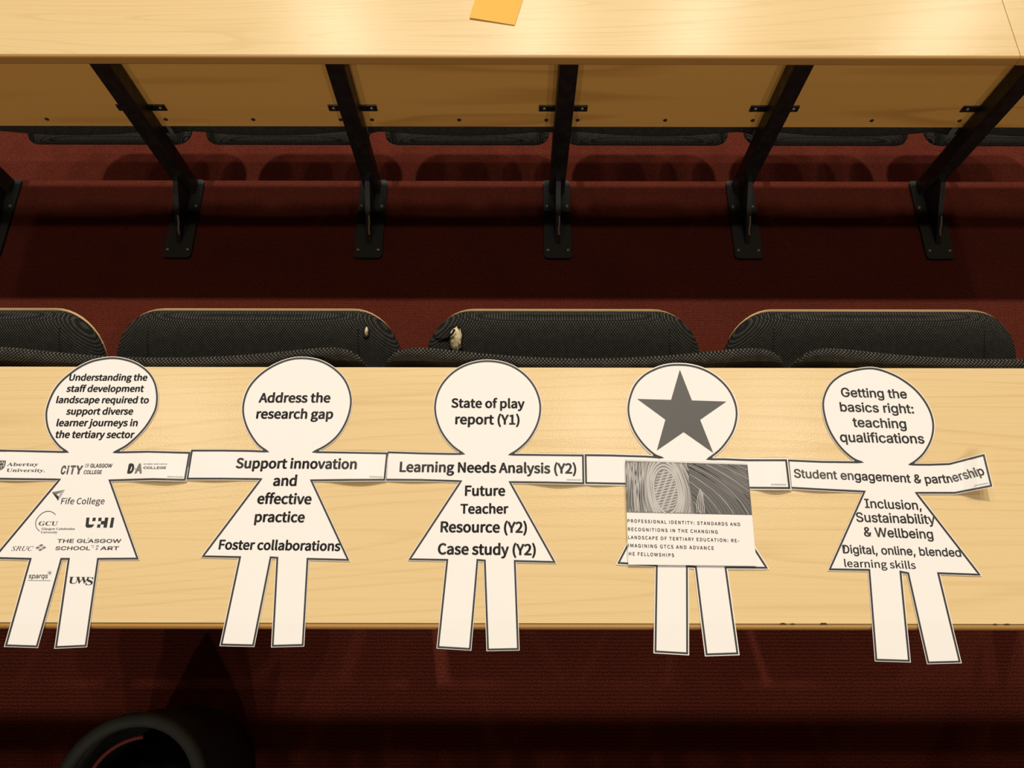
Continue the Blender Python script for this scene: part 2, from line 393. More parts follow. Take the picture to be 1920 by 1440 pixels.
SW, SD, ST = .590, .50, .046
RF, RR = (.100, .110), (.05, .05)
def padz(x, y, W, D, T=ST):
    hw = outline_halfwidth(y, W, D, RF, RR); u = min(1, abs(x/hw)); v = 2*y/D-1
    return T*((1-u**5)*(1-abs(v)**9))**.5
def seat(label, cx, hinge, tilt, back, back_tilt, group, tear=None, sx_back=0.0, SD=SD, SW=SW, arm_x=.2):
    """hinge = (y, z) of the seat's rear edge, back = (y, z top, z bottom)"""
    root = empty('tip_up_seat', (cx, hinge[0], hinge[1]), label, 'seat', group)
    R = Matrix.Rotation(tilt, 4, 'X')
    pan = pad_mesh('seat_pan', SW-.010, SD+.0038, 0, RF, RR, M['plyedge'], root, 48, 32, flat=True, thick=.010, y_start=.05)
    pan.matrix_local = R @ Matrix.Translation((0, 0, -.010))
    cu = pad_mesh('seat_cushion', SW, SD, ST, RF, RR, M['weave_fine'], root)
    cu.matrix_local = R
    for s in (-1, 1):                               # stitched seam along each side bolster
        bm = bmesh.new(); pts = []
        for k in range(15):
            y = .05 + (SD-.054)*k/14; x = s*(.225 + .006*math.sin(k*.35))
            pts.append((x, y, padz(x, y, SW, SD)+.0002))
        tube(bm, pts, .0018, 6); bm_obj('seam', bm, M['dark_cloth'], cu)
    if tear:
        for (tx, ty, rx, ry) in tear:
            n = 22; rr = random.Random(int(tx*1e4))
            ring = []
            for k in range(n):
                a = 2*math.pi*k/n; q = 1 + rr.uniform(-.13, .13)
                ring.append((tx + rx*q*math.cos(a), ty + ry*q*math.sin(a)))
            v = [(tx, ty, padz(tx, ty, SW, SD)+.0035)] + [(x, y, padz(x, y, SW, SD)+.0012) for x, y in ring] + [(x, y, padz(x, y, SW, SD)-.004) for x, y in ring]
            f = [(0, 1+k, 1+(k+1) % n) for k in range(n)] + [(1+k, 1+n+k, 1+n+(k+1) % n, 1+(k+1) % n) for k in range(n)]
            tag(raw_obj('foam_tear', v, f, M['foam'], cu, True), 'pale foam showing through a tear')
            bm = bmesh.new()
            tube(bm, [(tx+(x-tx)*1.1, ty+(y-ty)*1.06, padz(x, y, SW, SD)+.0016) for x, y in ring], .0018, 6, True)
            if rx > .008:
                tube(bm, [(tx-.2*rx, ty+.75*ry, padz(tx, ty, SW, SD)+.0042), (tx-.5*rx, ty+.45*ry, padz(tx, ty, SW, SD)+.0046), (tx-1.3*rx, ty+.15*ry, padz(tx-rx, ty, SW, SD)+.003), (tx-3.0*rx, ty-.2*ry, padz(tx-3*rx, ty, SW, SD)+.0012)], .0022, 6)
                tube(bm, [(tx-rx, ty+.2*ry, padz(tx-rx, ty, SW, SD)+.002), (tx-2.2*rx, ty+.05*ry, padz(tx-2*rx, ty, SW, SD)+.0012), (tx-3.6*rx, ty+.0*ry, padz(tx-3.6*rx, ty, SW, SD)+.0008)], .0016, 6)
            bm_obj('torn_edge', bm, M['dark_cloth'], cu)
    # backrest: upholstered shell, wings bending away from the desk
    BH, BT = back[1]-back[2], .028; W = .626
    by = back[0]-hinge[0]; bz = back[2]-hinge[1]
    verts, faces, uvs = [], [], []; nx, ns = 56, 28
    for i in range(nx+1):
        u = -math.cos(math.pi*i/nx); e = abs(u)
        wing = .028*u*u*(1-e**10); th = BT*(1-e**7)**.5; hh = BH - .035*(1-(1-max(0, (e-.90)/.10)**2)**.5)
        sag = -.008*(1-u*u)
        for k in range(ns):
            a = 2*math.pi*k/ns; c, s = math.cos(a), math.sin(a)
            yy = math.copysign(abs(c)**.55, c)*.5*th; zz = math.copysign(abs(s)**.22, s)*.5*hh
            lean = (zz+.5*hh)*math.tan(back_tilt)
            verts.append((u*W/2+sx_back, by+BT/2+wing+yy+lean, bz + .5*hh + zz + (sag if zz > 0 else 0)))
            uvs.append((u*W/2, zz + yy))
    for i in range(nx):
        for k in range(ns):
            a = i*ns+k; b = i*ns+(k+1) % ns; faces.append((a, b, b+ns, a+ns))
    faces.append(tuple(range(ns))[::-1]); faces.append(tuple(nx*ns+k for k in range(ns)))
    me = bpy.data.meshes.new('backrest'); me.from_pydata(verts, [], faces); me.update()
    ul = me.uv_layers.new(name='weave')
    for lp in me.loops: ul.data[lp.index].uv = uvs[lp.vertex_index]
    bmm = bmesh.new(); bmm.from_mesh(me); bmesh.ops.recalc_face_normals(bmm, faces=bmm.faces[:]); bmm.to_mesh(me); bmm.free()
    link('backrest', me, M['weave'], root, True)
    for s in (-arm_x, arm_x):                           # steel hinge arms from the backrest down to the seat
        bm = bmesh.new()
        prism(bm, [(s-.012, by+.02, bz+.03), (s-.012, by+.04, bz+.03), (s-.012, .070, .042), (s-.012, .058, .036)], (.024, 0, 0))
        bm_obj('hinge_arm', bm, M['steel'], root)
    return root
TN = math.radians(31)
NH = (.684-SD*math.cos(TN), H(1.350)-SD*math.sin(TN))
near_specs = [(-1.163, 'black tip-up seat cut by the left edge beyond the near desk', None),
              (-.540, 'black tip-up seat with a small tear at its right seam', [(.236, SD-.040, .0045, .012)]),
              (.109, 'black tip-up seat with a large pale foam tear on its left', [(-.226, SD-.056, .0125, .028)]),
              (.764, 'undamaged black tip-up seat beyond the near desk, at the right', None)]
for cx, lab, tear in near_specs:
    seat(lab, cx, NH, TN, (.416, H(1.003), H(1.36)), math.radians(-1), 'tip-up seats beyond the near desk', tear=tear, sx_back={-1163: -.01, -540: .0, 109: .004, 764: -.014}[round(cx*1000)], SW={-540: .612, 764: .628}.get(round(cx*1000), .590))
TF = math.radians(5)
far_c = [-1.447, -.806, -.1625, .4795, 1.1265, 1.775]
nth = ['leftmost tip-up seat', 'second tip-up seat from the left', 'third tip-up seat from the left', 'third tip-up seat from the right', 'second tip-up seat from the right', 'rightmost tip-up seat']
for cx, n_ in zip(far_c, nth):
    seat(n_+' half hidden under the far desk panel', cx, (1.708, H(2.066)), TF, (1.60, H(1.50), H(1.90)), math.radians(4), 'tip-up seats beneath the far desk', SD=.61, arm_x=.265)

# ------------------------------------------------------------------ yellow paper on the far desk
def sheet_from_px(name, px_pts, z, mat, lift=None, label=None, cat=None, parent=None, off=Vector((0, 0, 0)), thick=.0003):
    n = 10; c = px_pts; v = []
    for j in range(n+1):
        for i in range(n+1):
            u, t = i/n, j/n
            a = Vector(c[0])*(1-u)+Vector(c[1])*u; b = Vector(c[3])*(1-u)+Vector(c[2])*u; q = a*(1-t)+b*t
            v.append(at(q.x, q.y, z + (lift(u, t) if lift else 0))-off)
    f = [(j*(n+1)+i, j*(n+1)+i+1, (j+1)*(n+1)+i+1, (j+1)*(n+1)+i) for j in range(n) for i in range(n)]
    o = raw_obj(name, v, f, mat, parent)
    md = o.modifiers.new('thickness', 'SOLIDIFY'); md.thickness = thick; md.offset = 0
    if label: tag(o, label, cat)
    return o
sheet_from_px('paper_note', [(903, -40), (991, -33), (965, 47), (880, 33)], FZ+.0012, M['yellow'],
              lambda u, t: .004*max(0, t-.55)*(1-u)+.0012*t, 'yellow orange paper note lying on the far desk', 'paper')

# ------------------------------------------------------------------ paper figures
def catmull(p, n=5):
    out = []
    for i in range(len(p)-1):
        p0, p1, p2, p3 = (Vector(p[max(0, i-1)]), Vector(p[i]), Vector(p[i+1]), Vector(p[min(len(p)-1, i+2)]))
        for k in range(n):
            t = k/n
            out.append(.5*((2*p1)+(p2-p0)*t+(2*p0-5*p1+4*p2-p3)*t*t+(3*p1-p0-3*p2+p3)*t**3))
    out.append(Vector(p[-1])); return out
def densify(poly, step=7.0):
    out = []
    for a, b in zip(poly, poly[1:]+poly[:1]):
        n = max(1, int((b-a).length/step))
        for k in range(n): out.append(a.lerp(b, k/n))
    return out
def offset(poly, d):
    """parallel outline; positive d is outward for a clockwise (on the page) outline"""
    n = len(poly); out = []
    for i in range(n):
        a, b, c = poly[i-1], poly[i], poly[(i+1) % n]
        e1, e2 = (b-a).normalized(), (c-b).normalized()
        n1, n2 = Vector((e1.y, -e1.x)), Vector((e2.y, -e2.x))
        m = n1+n2
        if m.length < 1e-6: out.append(b+n1*d); continue
        m.normalize(); k = min(1.7, 1/max(.25, m.dot(n1))); out.append(b+m*d*k)
    return out

FONTS = os.path.join(bpy.utils.system_resource('DATAFILES') or '', 'fonts')
_f = {}
def font(fn):
    if fn not in _f:
        p = os.path.join(FONTS, fn) if fn else ''
        try: _f[fn] = bpy.data.fonts.load(p) if fn and os.path.exists(p) else None
        except Exception: _f[fn] = None
    return _f[fn]
HUM, GRO, SER, MON, OPN = 'Noto Sans CJK Regular.woff2', 'Inter.woff2', 'NotoSansMath-Regular.woff2', 'DejaVuSansMono.woff2', 'Noto Sans CJK Regular.woff2'
def serif(s, bold=False, italic=False):
    """mathematical-alphanumeric letters: a serif face"""
    base = {(0, 0): 0x1D400, (1, 0): 0x1D400, (0, 1): 0x1D434, (1, 1): 0x1D468}[(int(bold), int(italic))]
    out = ''
    for ch in s:
        if 'A' <= ch <= 'Z': out += chr(base+ord(ch)-65)
        elif 'a' <= ch <= 'z':
            c = base+26+ord(ch)-97; out += '\u210e' if c == 0x1D455 else chr(c)
        else: out += ch
    return out
_tmp = {}
def glyphs(text, fn, bold, spacing=1.0):
    """triangulated lettering of one line at size 1: (verts, faces)"""
    d = bpy.data.curves.new('t', 'FONT'); d.body = text; d.size = 40.0; d.resolution_u = 4
    d.space_character = spacing; d.fill_mode = 'BOTH'
    ft = font(fn)
    if ft: d.font = ft
    o = bpy.data.objects.new('t', d); COL.objects.link(o)
    dg = bpy.context.evaluated_depsgraph_get(); ev = o.evaluated_get(dg); me = ev.to_mesh()
    v = [(q.co.x/40, q.co.y/40) for q in me.vertices]; f = [tuple(p.vertices) for p in me.polygons]
    if bold > 0:                                   # heavier weight: the same strokes laid down again, slightly shifted
        v0, f0 = v, f; v, f = [], []; n = 8 if bold > .03 else 6
        for i in range(n):
            a = 2*math.pi*i/n; k = len(v)
            v += [(x+bold*math.cos(a), y+bold*.8*math.sin(a)) for x, y in v0]; f += [tuple(k+j for j in q) for q in f0]
        if bold > .03: k = len(v); v += v0; f += [tuple(k+j for j in q) for q in f0]
    ev.to_mesh_clear(); bpy.data.objects.remove(o); bpy.data.curves.remove(d)
    return v, f

class Figure:
    def __init__(self, head, body, label, hf, half=1.75, rim=1.2, group='paper doll chain', close=True):
        self.hf = hf
        poly = catmull(head) + [Vector(p) for p in body]
        self.poly = poly = densify(poly)
        c = at(sum(p.x for p in poly)/len(poly), sum(p.y for p in poly)/len(poly), NZ)
        self.o = Vector((c.x, c.y, NZ))
        edge = offset(poly, half+rim)
        xs = [p.x for p in edge]; ys = [p.y for p in edge]
        pts = list(edge); n = len(pts); g = 13.0
        def inside(q):
            r = False; j = n-1
            for i in range(n):
                a, b = edge[i], edge[j]
                if (a.y > q[1]) != (b.y > q[1]) and q[0] < (b.x-a.x)*(q[1]-a.y)/(b.y-a.y)+a.x: r = not r
                j = i
            return r
        y = min(ys)+g/2
        while y < max(ys):
            x = min(xs)+g/2
            while x < max(xs):
                if inside((x, y)) and min((Vector((x, y))-e).length for e in edge) > 5: pts.append(Vector((x, y)))
                x += g
            y += g
        v, e, f, *_ = delaunay_2d_cdt([Vector(p) for p in pts], [(i, (i+1) % n) for i in range(n)], [], 2, 1e-4)
        f = [q for q in f if inside((sum(v[i][0] for i in q)/3, sum(v[i][1] for i in q)/3))]
        f = [q if (v[q[1]]-v[q[0]]).cross(v[q[2]]-v[q[0]]) < 0 else q[::-1] for q in f]
        self.root = raw_obj('paper_figure', [self.put(p[0], p[1], 0) for p in v], f, M['paper'])
        self.root.location = self.o
        md = self.root.modifiers.new('thickness', 'SOLIDIFY'); md.thickness = .0003; md.offset = -1
        tag(self.root, label, 'paper cutout', group)
        a, b = offset(poly, half), offset(poly, -half); m = len(poly)
        raw_obj('outline', [self.put(p.x, p.y, .00035) for p in a+b], [(i, i+m, (i+1) % m+m, (i+1) % m) for i in range(m)], M['ink_line'], self.root)
    def put(self, px, py, eps):
        return at(px, py, NZ+.0008+self.hf(px, py)+eps)-self.o
    def ink(self, name, polys, mat, parent=None, eps=.0004):
        """flat printed shapes given as pixel polygons"""
        bm = bmesh.new()
        for p in polys:
            vs = [bm.verts.new(self.put(x, y, eps)) for x, y in p]
            try: bm.faces.new(vs)
            except ValueError: pass
        bmesh.ops.triangulate(bm, faces=bm.faces[:])
        me = bpy.data.meshes.new(name); bm.to_mesh(me); bm.free()
        return link(name, me, mat, parent or self.root)
    def strokes(self, name, lines, wpx, mat, parent=None, eps=.0004):
        v, f = [], []
        for L in lines:
            L = [Vector(p) for p in L]; k0 = len(v)
            for i, p in enumerate(L):
                t = (L[min(i+1, len(L)-1)]-L[max(i-1, 0)]); t = t.normalized() if t.length > 1e-9 else Vector((1, 0))
                nn = Vector((-t.y, t.x))*wpx/2
                v += [self.put(p.x+nn.x, p.y+nn.y, eps), self.put(p.x-nn.x, p.y-nn.y, eps)]
            f += [(k0+2*i, k0+2*i+1, k0+2*i+3, k0+2*i+2) for i in range(len(L)-1)]
        return raw_obj(name, v, f, mat, parent or self.root)
    def text(self, name, lines, fn, mat, bold=.012, parent=None, eps=.0004, k=1.0, spacing=1.0):
        """lines: (string, baseline pixels [(x, y), ...], optional height of a capital in pixels)"""
        V, Fc = [], []
        for ln in lines:
            s, bl = ln[0], ln[1]; cap = ln[2] if len(ln) > 2 else None
            v, f = glyphs(s, fn, bold, spacing)
            if not v: continue
            x0 = min(q[0] for q in v); x1 = max(q[0] for q in v); W = x1-x0
            B = [at(x, y, NZ).to_2d() for x, y in bl]
            seg = [(b-a).length for a, b in zip(B, B[1:])]; L = sum(seg); sx = L/W
            if cap is None: sy = sx*k
            else:
                mx, my = bl[0]; top = at(mx+(960-mx)*cap/(my+2740), my-cap, NZ).to_2d()
                sy = (top-B[0]).length/.72
            k0 = len(V)
            for x, y in v:
                d = (x-x0)*sx; i = 0
                while i < len(seg)-1 and d > seg[i]: d -= seg[i]; i += 1
                t = (B[i+1]-B[i]).normalized(); P = B[i]+t*d+Vector((-t.y, t.x))*y*sy
                q = pix((P.x, P.y, NZ)); V.append(self.put(q[0], q[1], eps))
            Fc += [tuple(k0+i for i in q) for q in f]
        return raw_obj(name, V, Fc, mat, parent or self.root)

def bumpx(x, a, b, h):
    if x <= a or x >= b: return 0.0
    return h*math.sin(math.pi*(x-a)/(b-a))**2
def make_hf(arm_l, arm_r, top, bot, lift=.006, hand=None, seed=0):
    def hf(px, py):
        z = .0004 + .00015*(1+math.sin(px*.021+seed)*math.sin(py*.017+seed*2))
        if top-6 < py < bot+10:
            t = min(1, max(0, (py-top)/(bot-top)))
            z += bumpx(px, arm_r[0], arm_r[1]+25, lift)*(.35+.65*t) + bumpx(px, arm_l[0]-20, arm_l[1], lift*.45)*(.3+.7*t)
        if hand and px > hand and py < 935: z += .30*(px-hand)*.00078*min(1, (px-hand)/45)
        if py > 1166: z -= .00003*(py-1166)
        return z
    return hf
LEG = '%s'
head1 = [(126.7,847.6),(110.8,836),(97,818),(89,798.5),(86.7,776.8),(90,759),(99,737),(112.8,717.4),(130.6,701.6),(150.4,687.7),(172,677.8),(194,672.9),(213.7,671.5),(233.5,674.2),(253.3,680.8),(271,691.7),(283,704.5),(291,721.3),(294.3,743),(292,765),(283,784.7),(271,802.5),(255,820),(237.5,835),(223.6,843),(213.7,848.2)]
body1 = [(277,847),(355.2,849),(346.4,899.6),(287,898.2),(205.4,900.7),(257.7,1047.3),(183.6,1047.8),(160.5,1210.7),(105,1213.2),(128.9,1047.8),(114.8,1047.8),(68.8,1212),(11.2,1210),(57.1,1047.8),(-11,1046),(111.8,899.0),(0,897.6),(-16,897),(-9,844.5),(59.4,846)]
f1 = Figure(head1, body1, 'paper girl cutout covered in college and university logos, cut by left edge', make_hf((-20, 90), (230, 350), 848, 900, seed=1))
head2 = [(502.2,846.8),(482.5,832.1),(464.7,804.4),(456,774.8),(458.7,747),(470.6,721.3),(494.3,697.6),(526,679.8),(557.7,671.9),(593.3,675),(621,687.7),(642.7,707.5),(654.6,731.2),(657.8,757),(650.6,786.6),(634.8,814.3),(613,834),(587.3,847.6)]
body2 = [(617,848),(725.8,850),(720.7,899.4),(656.6,899.8),(583.4,900.6),(652.6,1049.8),(576.6,1047.8),(567.5,1209.3),(511.3,1210.9),(520,1045.8),(507.4,1045),(474.5,1210),(415.2,1208.5),(450,1044.6),(380.4,1043),(489.6,898.2),(419,897.4),(351,897.4),(359.8,844.8),(419,844.8),(470.6,845.4)]
f2 = Figure(head2, body2, 'paper girl cutout reading Address the research gap on its head', make_hf((352, 470), (600, 722), 847, 899, seed=2))
head3 = [(869.5,851),(848.5,836),(830.7,814.3),(820,790.6),(815.7,764.9),(820,739),(832.7,715.4),(854.4,694.8),(882,681.8),(913.8,677),(947.4,681.8),(975,695.6),(997,717.4),(1009.6,743),(1013,768.8),(1006.8,796.5),(991,824),(971.2,842.8),(955.4,852.5)]
body3 = [(987,852.7),(1093,853.9),(1093.9,906.1),(1026.6,904.6),(956,903.8),(1039.6,1053.8),(965.2,1051.8),(971.2,1216.8),(915,1218),(909,1051),(895.2,1049.8),(881,1216.8),(821.6,1213.2),(838.6,1049.8),(768.2,1048.6),(864.3,902.2),(789,899.8),(723,899.4),(727,848),(789,850),(840.6,851)]
f3 = Figure(head3, body3, 'paper girl cutout reading State of play report on its head', make_hf((724, 840), (975, 1094), 850, 905, lift=.005, seed=3))
head4 = [(1242.3,858.2),(1227.3,852.2),(1208,835),(1191,811.6),(1181.4,788),(1178.2,766.8),(1181.4,745.4),(1191,722),(1208,703.8),(1229.5,692),(1250.8,685.6),(1272.2,684),(1295.7,686),(1319.2,693),(1340.5,704.8),(1359.7,722),(1372.5,741),(1380,762.5),(1380.7,783.9),(1374.7,807.3),(1361.9,828.7),(1347,845.8),(1326.6,861)]
body4 = [(1357.6,861),(1400,862.9),(1474,862.9),(1480.2,915),(1406.3,914.4),(1340,913),(1437.4,1064.5),(1360.3,1063.9),(1382.7,1225),(1325,1227),(1304.7,1063),(1288,1062),(1288.5,1225),(1229,1221.5),(1231.5,1060.3),(1159.9,1055.3),(1236,908.5),(1172,906.9),(1099,905.5),(1098,853.3),(1144,853.9),(1212,856)]
f4 = Figure(head4, body4, 'paper girl cutout with a large dark star on its head', make_hf((1098, 1165), (1408, 1478), 857, 914, lift=.006, seed=4), rim=1.9)
head5 = [(1617,866.8),(1599,859.2),(1574.8,837),(1554.6,804.9),(1544.6,770.6),(1545.4,744.4),(1558.7,718.3),(1584.8,700),(1621,691.3),(1649.3,693.3),(1685.5,708.2),(1717.8,732.4),(1740,762.6),(1749.6,792.8),(1746.8,821),(1733.9,847),(1717.8,863.2),(1705.7,871.0)]
body5 = [(1742,871.3),(1780.2,870),(1844.6,853.2),(1858.7,910.8),(1790.2,924),(1717.8,924),(1836.6,1077.5),(1759.2,1074.7),(1799.5,1240.6),(1740.7,1242.2),(1702.9,1074.7),(1688.4,1071.9),(1704.5,1239),(1643.2,1237),(1630,1068.6),(1555.9,1067.4),(1621,921.6),(1540.5,917.6),(1483,914.4),(1478,863.2),(1540.5,866),(1590,866.5)]
f5 = Figure(head5, body5, 'rightmost paper girl cutout with one arm bent upwards', make_hf((1480, 1600), (1860, 1861), 866, 916, hand=1782, seed=5), rim=1.3)

def L(s, x0, y0, x1, y1=None, cap=None):
    r = (s, [(x0, y0), (x1, y0 if y1 is None else y1)]); return r if cap is None else r+(cap,)
B = .014
# figure 1
f1.text('head_lettering', [L('Understanding the', 128.6, 713.4, 275.5), L('staff development', 123.7, 734.4, 269), L('landscape required to', 104.5, 755.4, 278.4, 755.8),
    L('support diverse', 123.3, 777, 248.8), L('learner journeys in', 104.9, 798.8, 257.3), L('the tertiary sector', 102.3, 820.7, 251, 821)], HUM, M['ink'], B)
lg = f1.text('university_logo', [L(serif('Abertay', 0, 0), 12.5, 873.5, 71, None, 9.6), L(serif('University', 0, 0)+'.', 11.3, 884.4, 83.8, 885, 9.4)], SER, M['ink_mid'], -.008)
f1.ink('shield', [[(-9, 863.2), (11.2, 863.6), (9.8, 871), (7.6, 876.4), (3.5, 880.3), (0, 881.2), (-4, 879.5), (-8, 874)]], M['ink_mid'], lg)
f1.strokes('shield_charge', [[(-2, 865), (1, 868.5), (3.8, 865.2)], [(4.6, 865), (6.2, 870.4)], [(8.6, 865.4), (6.6, 873)], [(-3, 873.8), (7.2, 873.6)], [(2.4, 875), (2.2, 879.4)]], .9, M['paper'], lg, .0006)
lg = f1.text('college_logo', [L('C', 112.6, 888.6, 121.6, None, 21), L('i', 123.8, 888.6, 127.2, None, 21), L('T', 129.2, 888.6, 139.6, None, 21.4), L('Y', 140.2, 888.6, 153, None, 21.4)], GRO, M['ink_grey'], .04)
f1.text('logo_name', [L('OF', 158.9, 876.5, 166.4, None, 9.8)], GRO, M['ink_mid'], -.005, lg)
f1.text('logo_name', [L('GLASGOW', 168.6, 876.5, 209.6, None, 9.8), L('COLLEGE', 156.3, 888.6, 190, None, 9.8)], GRO, M['ink_mid'], .02, lg)
lg = f1.text('college_logo', [L('D', 238.2, 886.6, 249.6, None, 23)], GRO, M['ink'], .06)
f1.text('logo_letter', [L('A', 252.2, 886.6, 265.6, None, 23.4)], GRO, M['ink_grey'], .045, lg, .0005)
f1.text('ampersand', [L('&', 251.6, 880.6, 255.4, None, 5.2)], GRO, M['paper'], .01, lg, .0006)
f1.text('logo_name', [L('DUNDEE AND ANGUS', 269.3, 870.9, 312.9, None, 2.6)], GRO, M['ink_grey'], .01, lg)
f1.text('logo_name', [L('COLLEGE', 268.4, 879.0, 311.2, None, 6.0)], GRO, M['ink_grey'], .03, lg)
lg = f1.text('college_logo', [L('Fife College', 113.8, 945.1, 195)], HUM, M['ink_mid'], .002)
f1.ink('facet', [[(97.4, 922.9), (105.2, 927.4), (110.4, 931), (108.9, 938.9)]], M['ink'], lg)
f1.ink('facet', [[(97.4, 922.9), (121.4, 918.3), (112.5, 923.2), (105.2, 927.4)]], M['ink_grey'], lg)
f1.ink('facet', [[(121.4, 918.3), (108.9, 938.9), (110.4, 931), (112.5, 923.2)]], M['ink_pale'], lg)
lg = f1.text('university_logo', [L(serif('GCU', 1, 0), 71.6, 985.2, 107, None, 12)], SER, M['ink_mid'], -.004)
f1.text('logo_name', [L(serif('Glasgow Caledonian', 1, 0), 77.3, 993.3, 139.8, None, 6.2), L(serif('University', 1, 0), 75.8, 999.6, 107.3, None, 5.8)], SER, M['ink_mid'], -.01, lg)
f1.strokes('arc', [catmull([(104.2, 965.2), (98.5, 960.6), (90.6, 958.6), (81, 961), (72.8, 968), (67.6, 976), (66.8, 983.6), (69, 990.6), (74.2, 995.8)])], 1.2, M['ink_mid'], lg)
def p9(pts): return [(50+x/9.6, 905+y/9.6) for x, y in pts]
f1.ink('university_logo', [p9([(1075,628),(1130,628),(1115,735),(1122,752),(1150,755),(1215,750),(1195,785),(1160,806),(1095,810),(1068,800),(1058,778)]),
    p9([(1190,630),(1245,630),(1235,690),(1180,690)]), p9([(1295,630),(1350,630),(1340,690),(1285,690)]),
    p9([(1340,690),(1400,690),(1410,628),(1470,628),(1440,808),(1380,808),(1388,750),(1330,750)]), p9([(1275,750),(1330,750),(1320,808),(1262,808)]),
    p9([(1525,628),(1577,628),(1547,808),(1490,808)])], M['ink'])
lg = f1.text('art_school_logo', [L('THE GLASGOW', 106.3, 1017.5, 226.6, None, 9.4), L('SCHOOL', 103.1, 1031.2, 168.6, None, 9.4), L('ART', 187.5, 1031.2, 222.4, None, 9.4), L('O', 179.6, 1025.4, 184.8, None, 3.9), L('F', 179.2, 1031.2, 183.6, None, 4.2)], GRO, M['ink_grey'], .018)
def sq(x, y, r): return [(x-r, y-r), (x+r, y-r), (x+r, y+r), (x-r, y+r)]
f1.ink('logo_dots', [sq(171.8, 1023.2, .8), sq(174.8, 1023.2, .8), sq(174.4, 1026.4, .8), sq(166, 1009, .8), sq(164.6, 1012.2, .8)], M['ink_grey'], lg)
lg = f1.text('college_logo', [L(serif('SRUC', 0, 1), 20.7, 1032.4, 61, None, 12.6)], SER, M['ink_mid'], -.006)
def dia(x, y): return [(x-4.3, y+.2), (x+1.0, y-2.6), (x+4.6, y-.3), (x-.8, y+2.6)]
f1.ink('diamonds', [dia(76.9, 1022.5), dia(70.4, 1026.8), dia(82.2, 1026.8), dia(75.7, 1030.6)], M['ink_grey'], lg)
lg = f1.text('agency_logo', [L('sparqs', 53, 1084.2, 88.7)], GRO, M['ink_mid'], .006)
f1.strokes('star_burst', [[(93.1, 1074), (93.1+4.6*math.cos(a), 1074+4.6*math.sin(a))] for a in [.5+2*math.pi*k/6 for k in range(6)]], .6, M['ink_mid'], lg)
f1.strokes('underline', [[(51.8, 1088.2), (94.3, 1088.6)]], .8, M['ink_grey'], lg)
f1.text('university_logo', [L(serif('U', 0, 0), 127.2, 1094, 145.5, None, 19.6), L(serif('W', 0, 0), 140.5, 1094, 164.5, None, 19.0), L(serif('S', 0, 0), 160.0, 1096.8, 173, None, 22.5)], SER, M['ink'], -.022)
# figure 2
f2.text('head_lettering', [L('Address the', 484.4, 754.2, 619), L('research gap', 479.7, 784.3, 624.1, 784.8)], HUM, M['ink'], B)
f2.text('arm_lettering', [L('Support innovation', 441.3, 877.3, 668.5, 879)], HUM, M['ink'], B)
f2.text('skirt_lettering', [L('and', 511.3, 910.5, 555.7), L('effective', 481.3, 944.1, 583.4, 944.9), L('practice', 476.5, 978.2, 570.7, 978.8)], HUM, M['ink'], B)
f2.text('hem_lettering', [L('Foster collaborations', 409.3, 1029.6, 637.6, 1032.6)], HUM, M['ink'], B)
# figure 3
f3.text('head_lettering', [L('State of play', 845.7, 763.7, 983.8, 765), L('report (Y1)', 853.3, 794.8, 974.3, 795.6)], HUM, M['ink'], B)
f3.text('arm_lettering', [L('Learning Needs Analysis (Y2)', 748.8, 884.2, 1080.8, 887.5)], HUM, M['ink'], B)
f3.text('skirt_lettering', [L('Future', 871.5, 929.1, 947.4), L('Teacher', 862.8, 962.6, 953.4), L('Resource (Y2)', 825.6, 997.4, 988.2, 998.4)], HUM, M['ink'], B)
f3.text('hem_lettering', [L('Case study (Y2)', 820.4, 1038.9, 1004.8, 1040.5)], HUM, M['ink'], B)
# figure 4: star and the pasted-on sheet
f4.ink('star', [[(1274.7,693.1),(1297.4,750.8),(1361.9,752.9),(1312.8,787),(1337.3,849),(1281.8,810.1),(1231.6,844.7),(1247.6,786.6),(1194.9,748),(1258.3,749.7)]], M['ink_star'])
CARD = [(1172, 864), (1401.6, 871.4), (1418.8, 1061), (1178, 1058.5)]
ce = .0016
def card_xy(u, t):
    a = Vector(CARD[0])*(1-u)+Vector(CARD[1])*u; b = Vector(CARD[3])*(1-u)+Vector(CARD[2])*u; return a*(1-t)+b*t
hf4 = f4.hf
f4.hf = lambda px, py: max(hf4(px, py), .0022) if (1150 < px < 1440 and 850 < py < 1075) else hf4(px, py)
n = 14; v = []
for j in range(n+1):
    for i in range(n+1):
        q = card_xy(i/n, j/n); v.append(f4.put(q.x, q.y, ce))
card = raw_obj('pasted_sheet', v, [(j*(n+1)+i, j*(n+1)+i+1, (j+1)*(n+1)+i+1, (j+1)*(n+1)+i) for j in range(n) for i in range(n)], M['paper'], f4.root)
tag(card, 'white sheet with engraved picture and capitals pasted over the skirt')
md = card.modifiers.new('thickness', 'SOLIDIFY'); md.thickness = .0003; md.offset = 0
AH = .497                                    # picture's share of the sheet's height
def art(u, t): q = card_xy(u, t*AH); return (q.x, q.y)
def art_edge(u): return (1.0 - 0.0*u)
ar = f4.ink('picture', [[art(0, 0), art(.5, 0), art(.54, 1), art(.0, 1)]], M['ink_art2'], card, ce+.0005)
f4.ink('picture_half', [[art(.5, 0), art(1, 0), art(1.0, 1.0), art(.54, 1)]], M['ink_art'], card, ce+.0005)
def clip(lines, u0, u1):
    out = []
    for Ln in lines:
        cur = []
        for u, t in Ln:
            if u0 <= u <= u1 and .006 <= t <= .994: cur.append(art(u, t))
            else:
                if len(cur) > 1: out.append(cur)
                cur = []
        if len(cur) > 1: out.append(cur)
    return out
def mid(t): return .5+.04*t
rl = random.Random(7)
rings = []
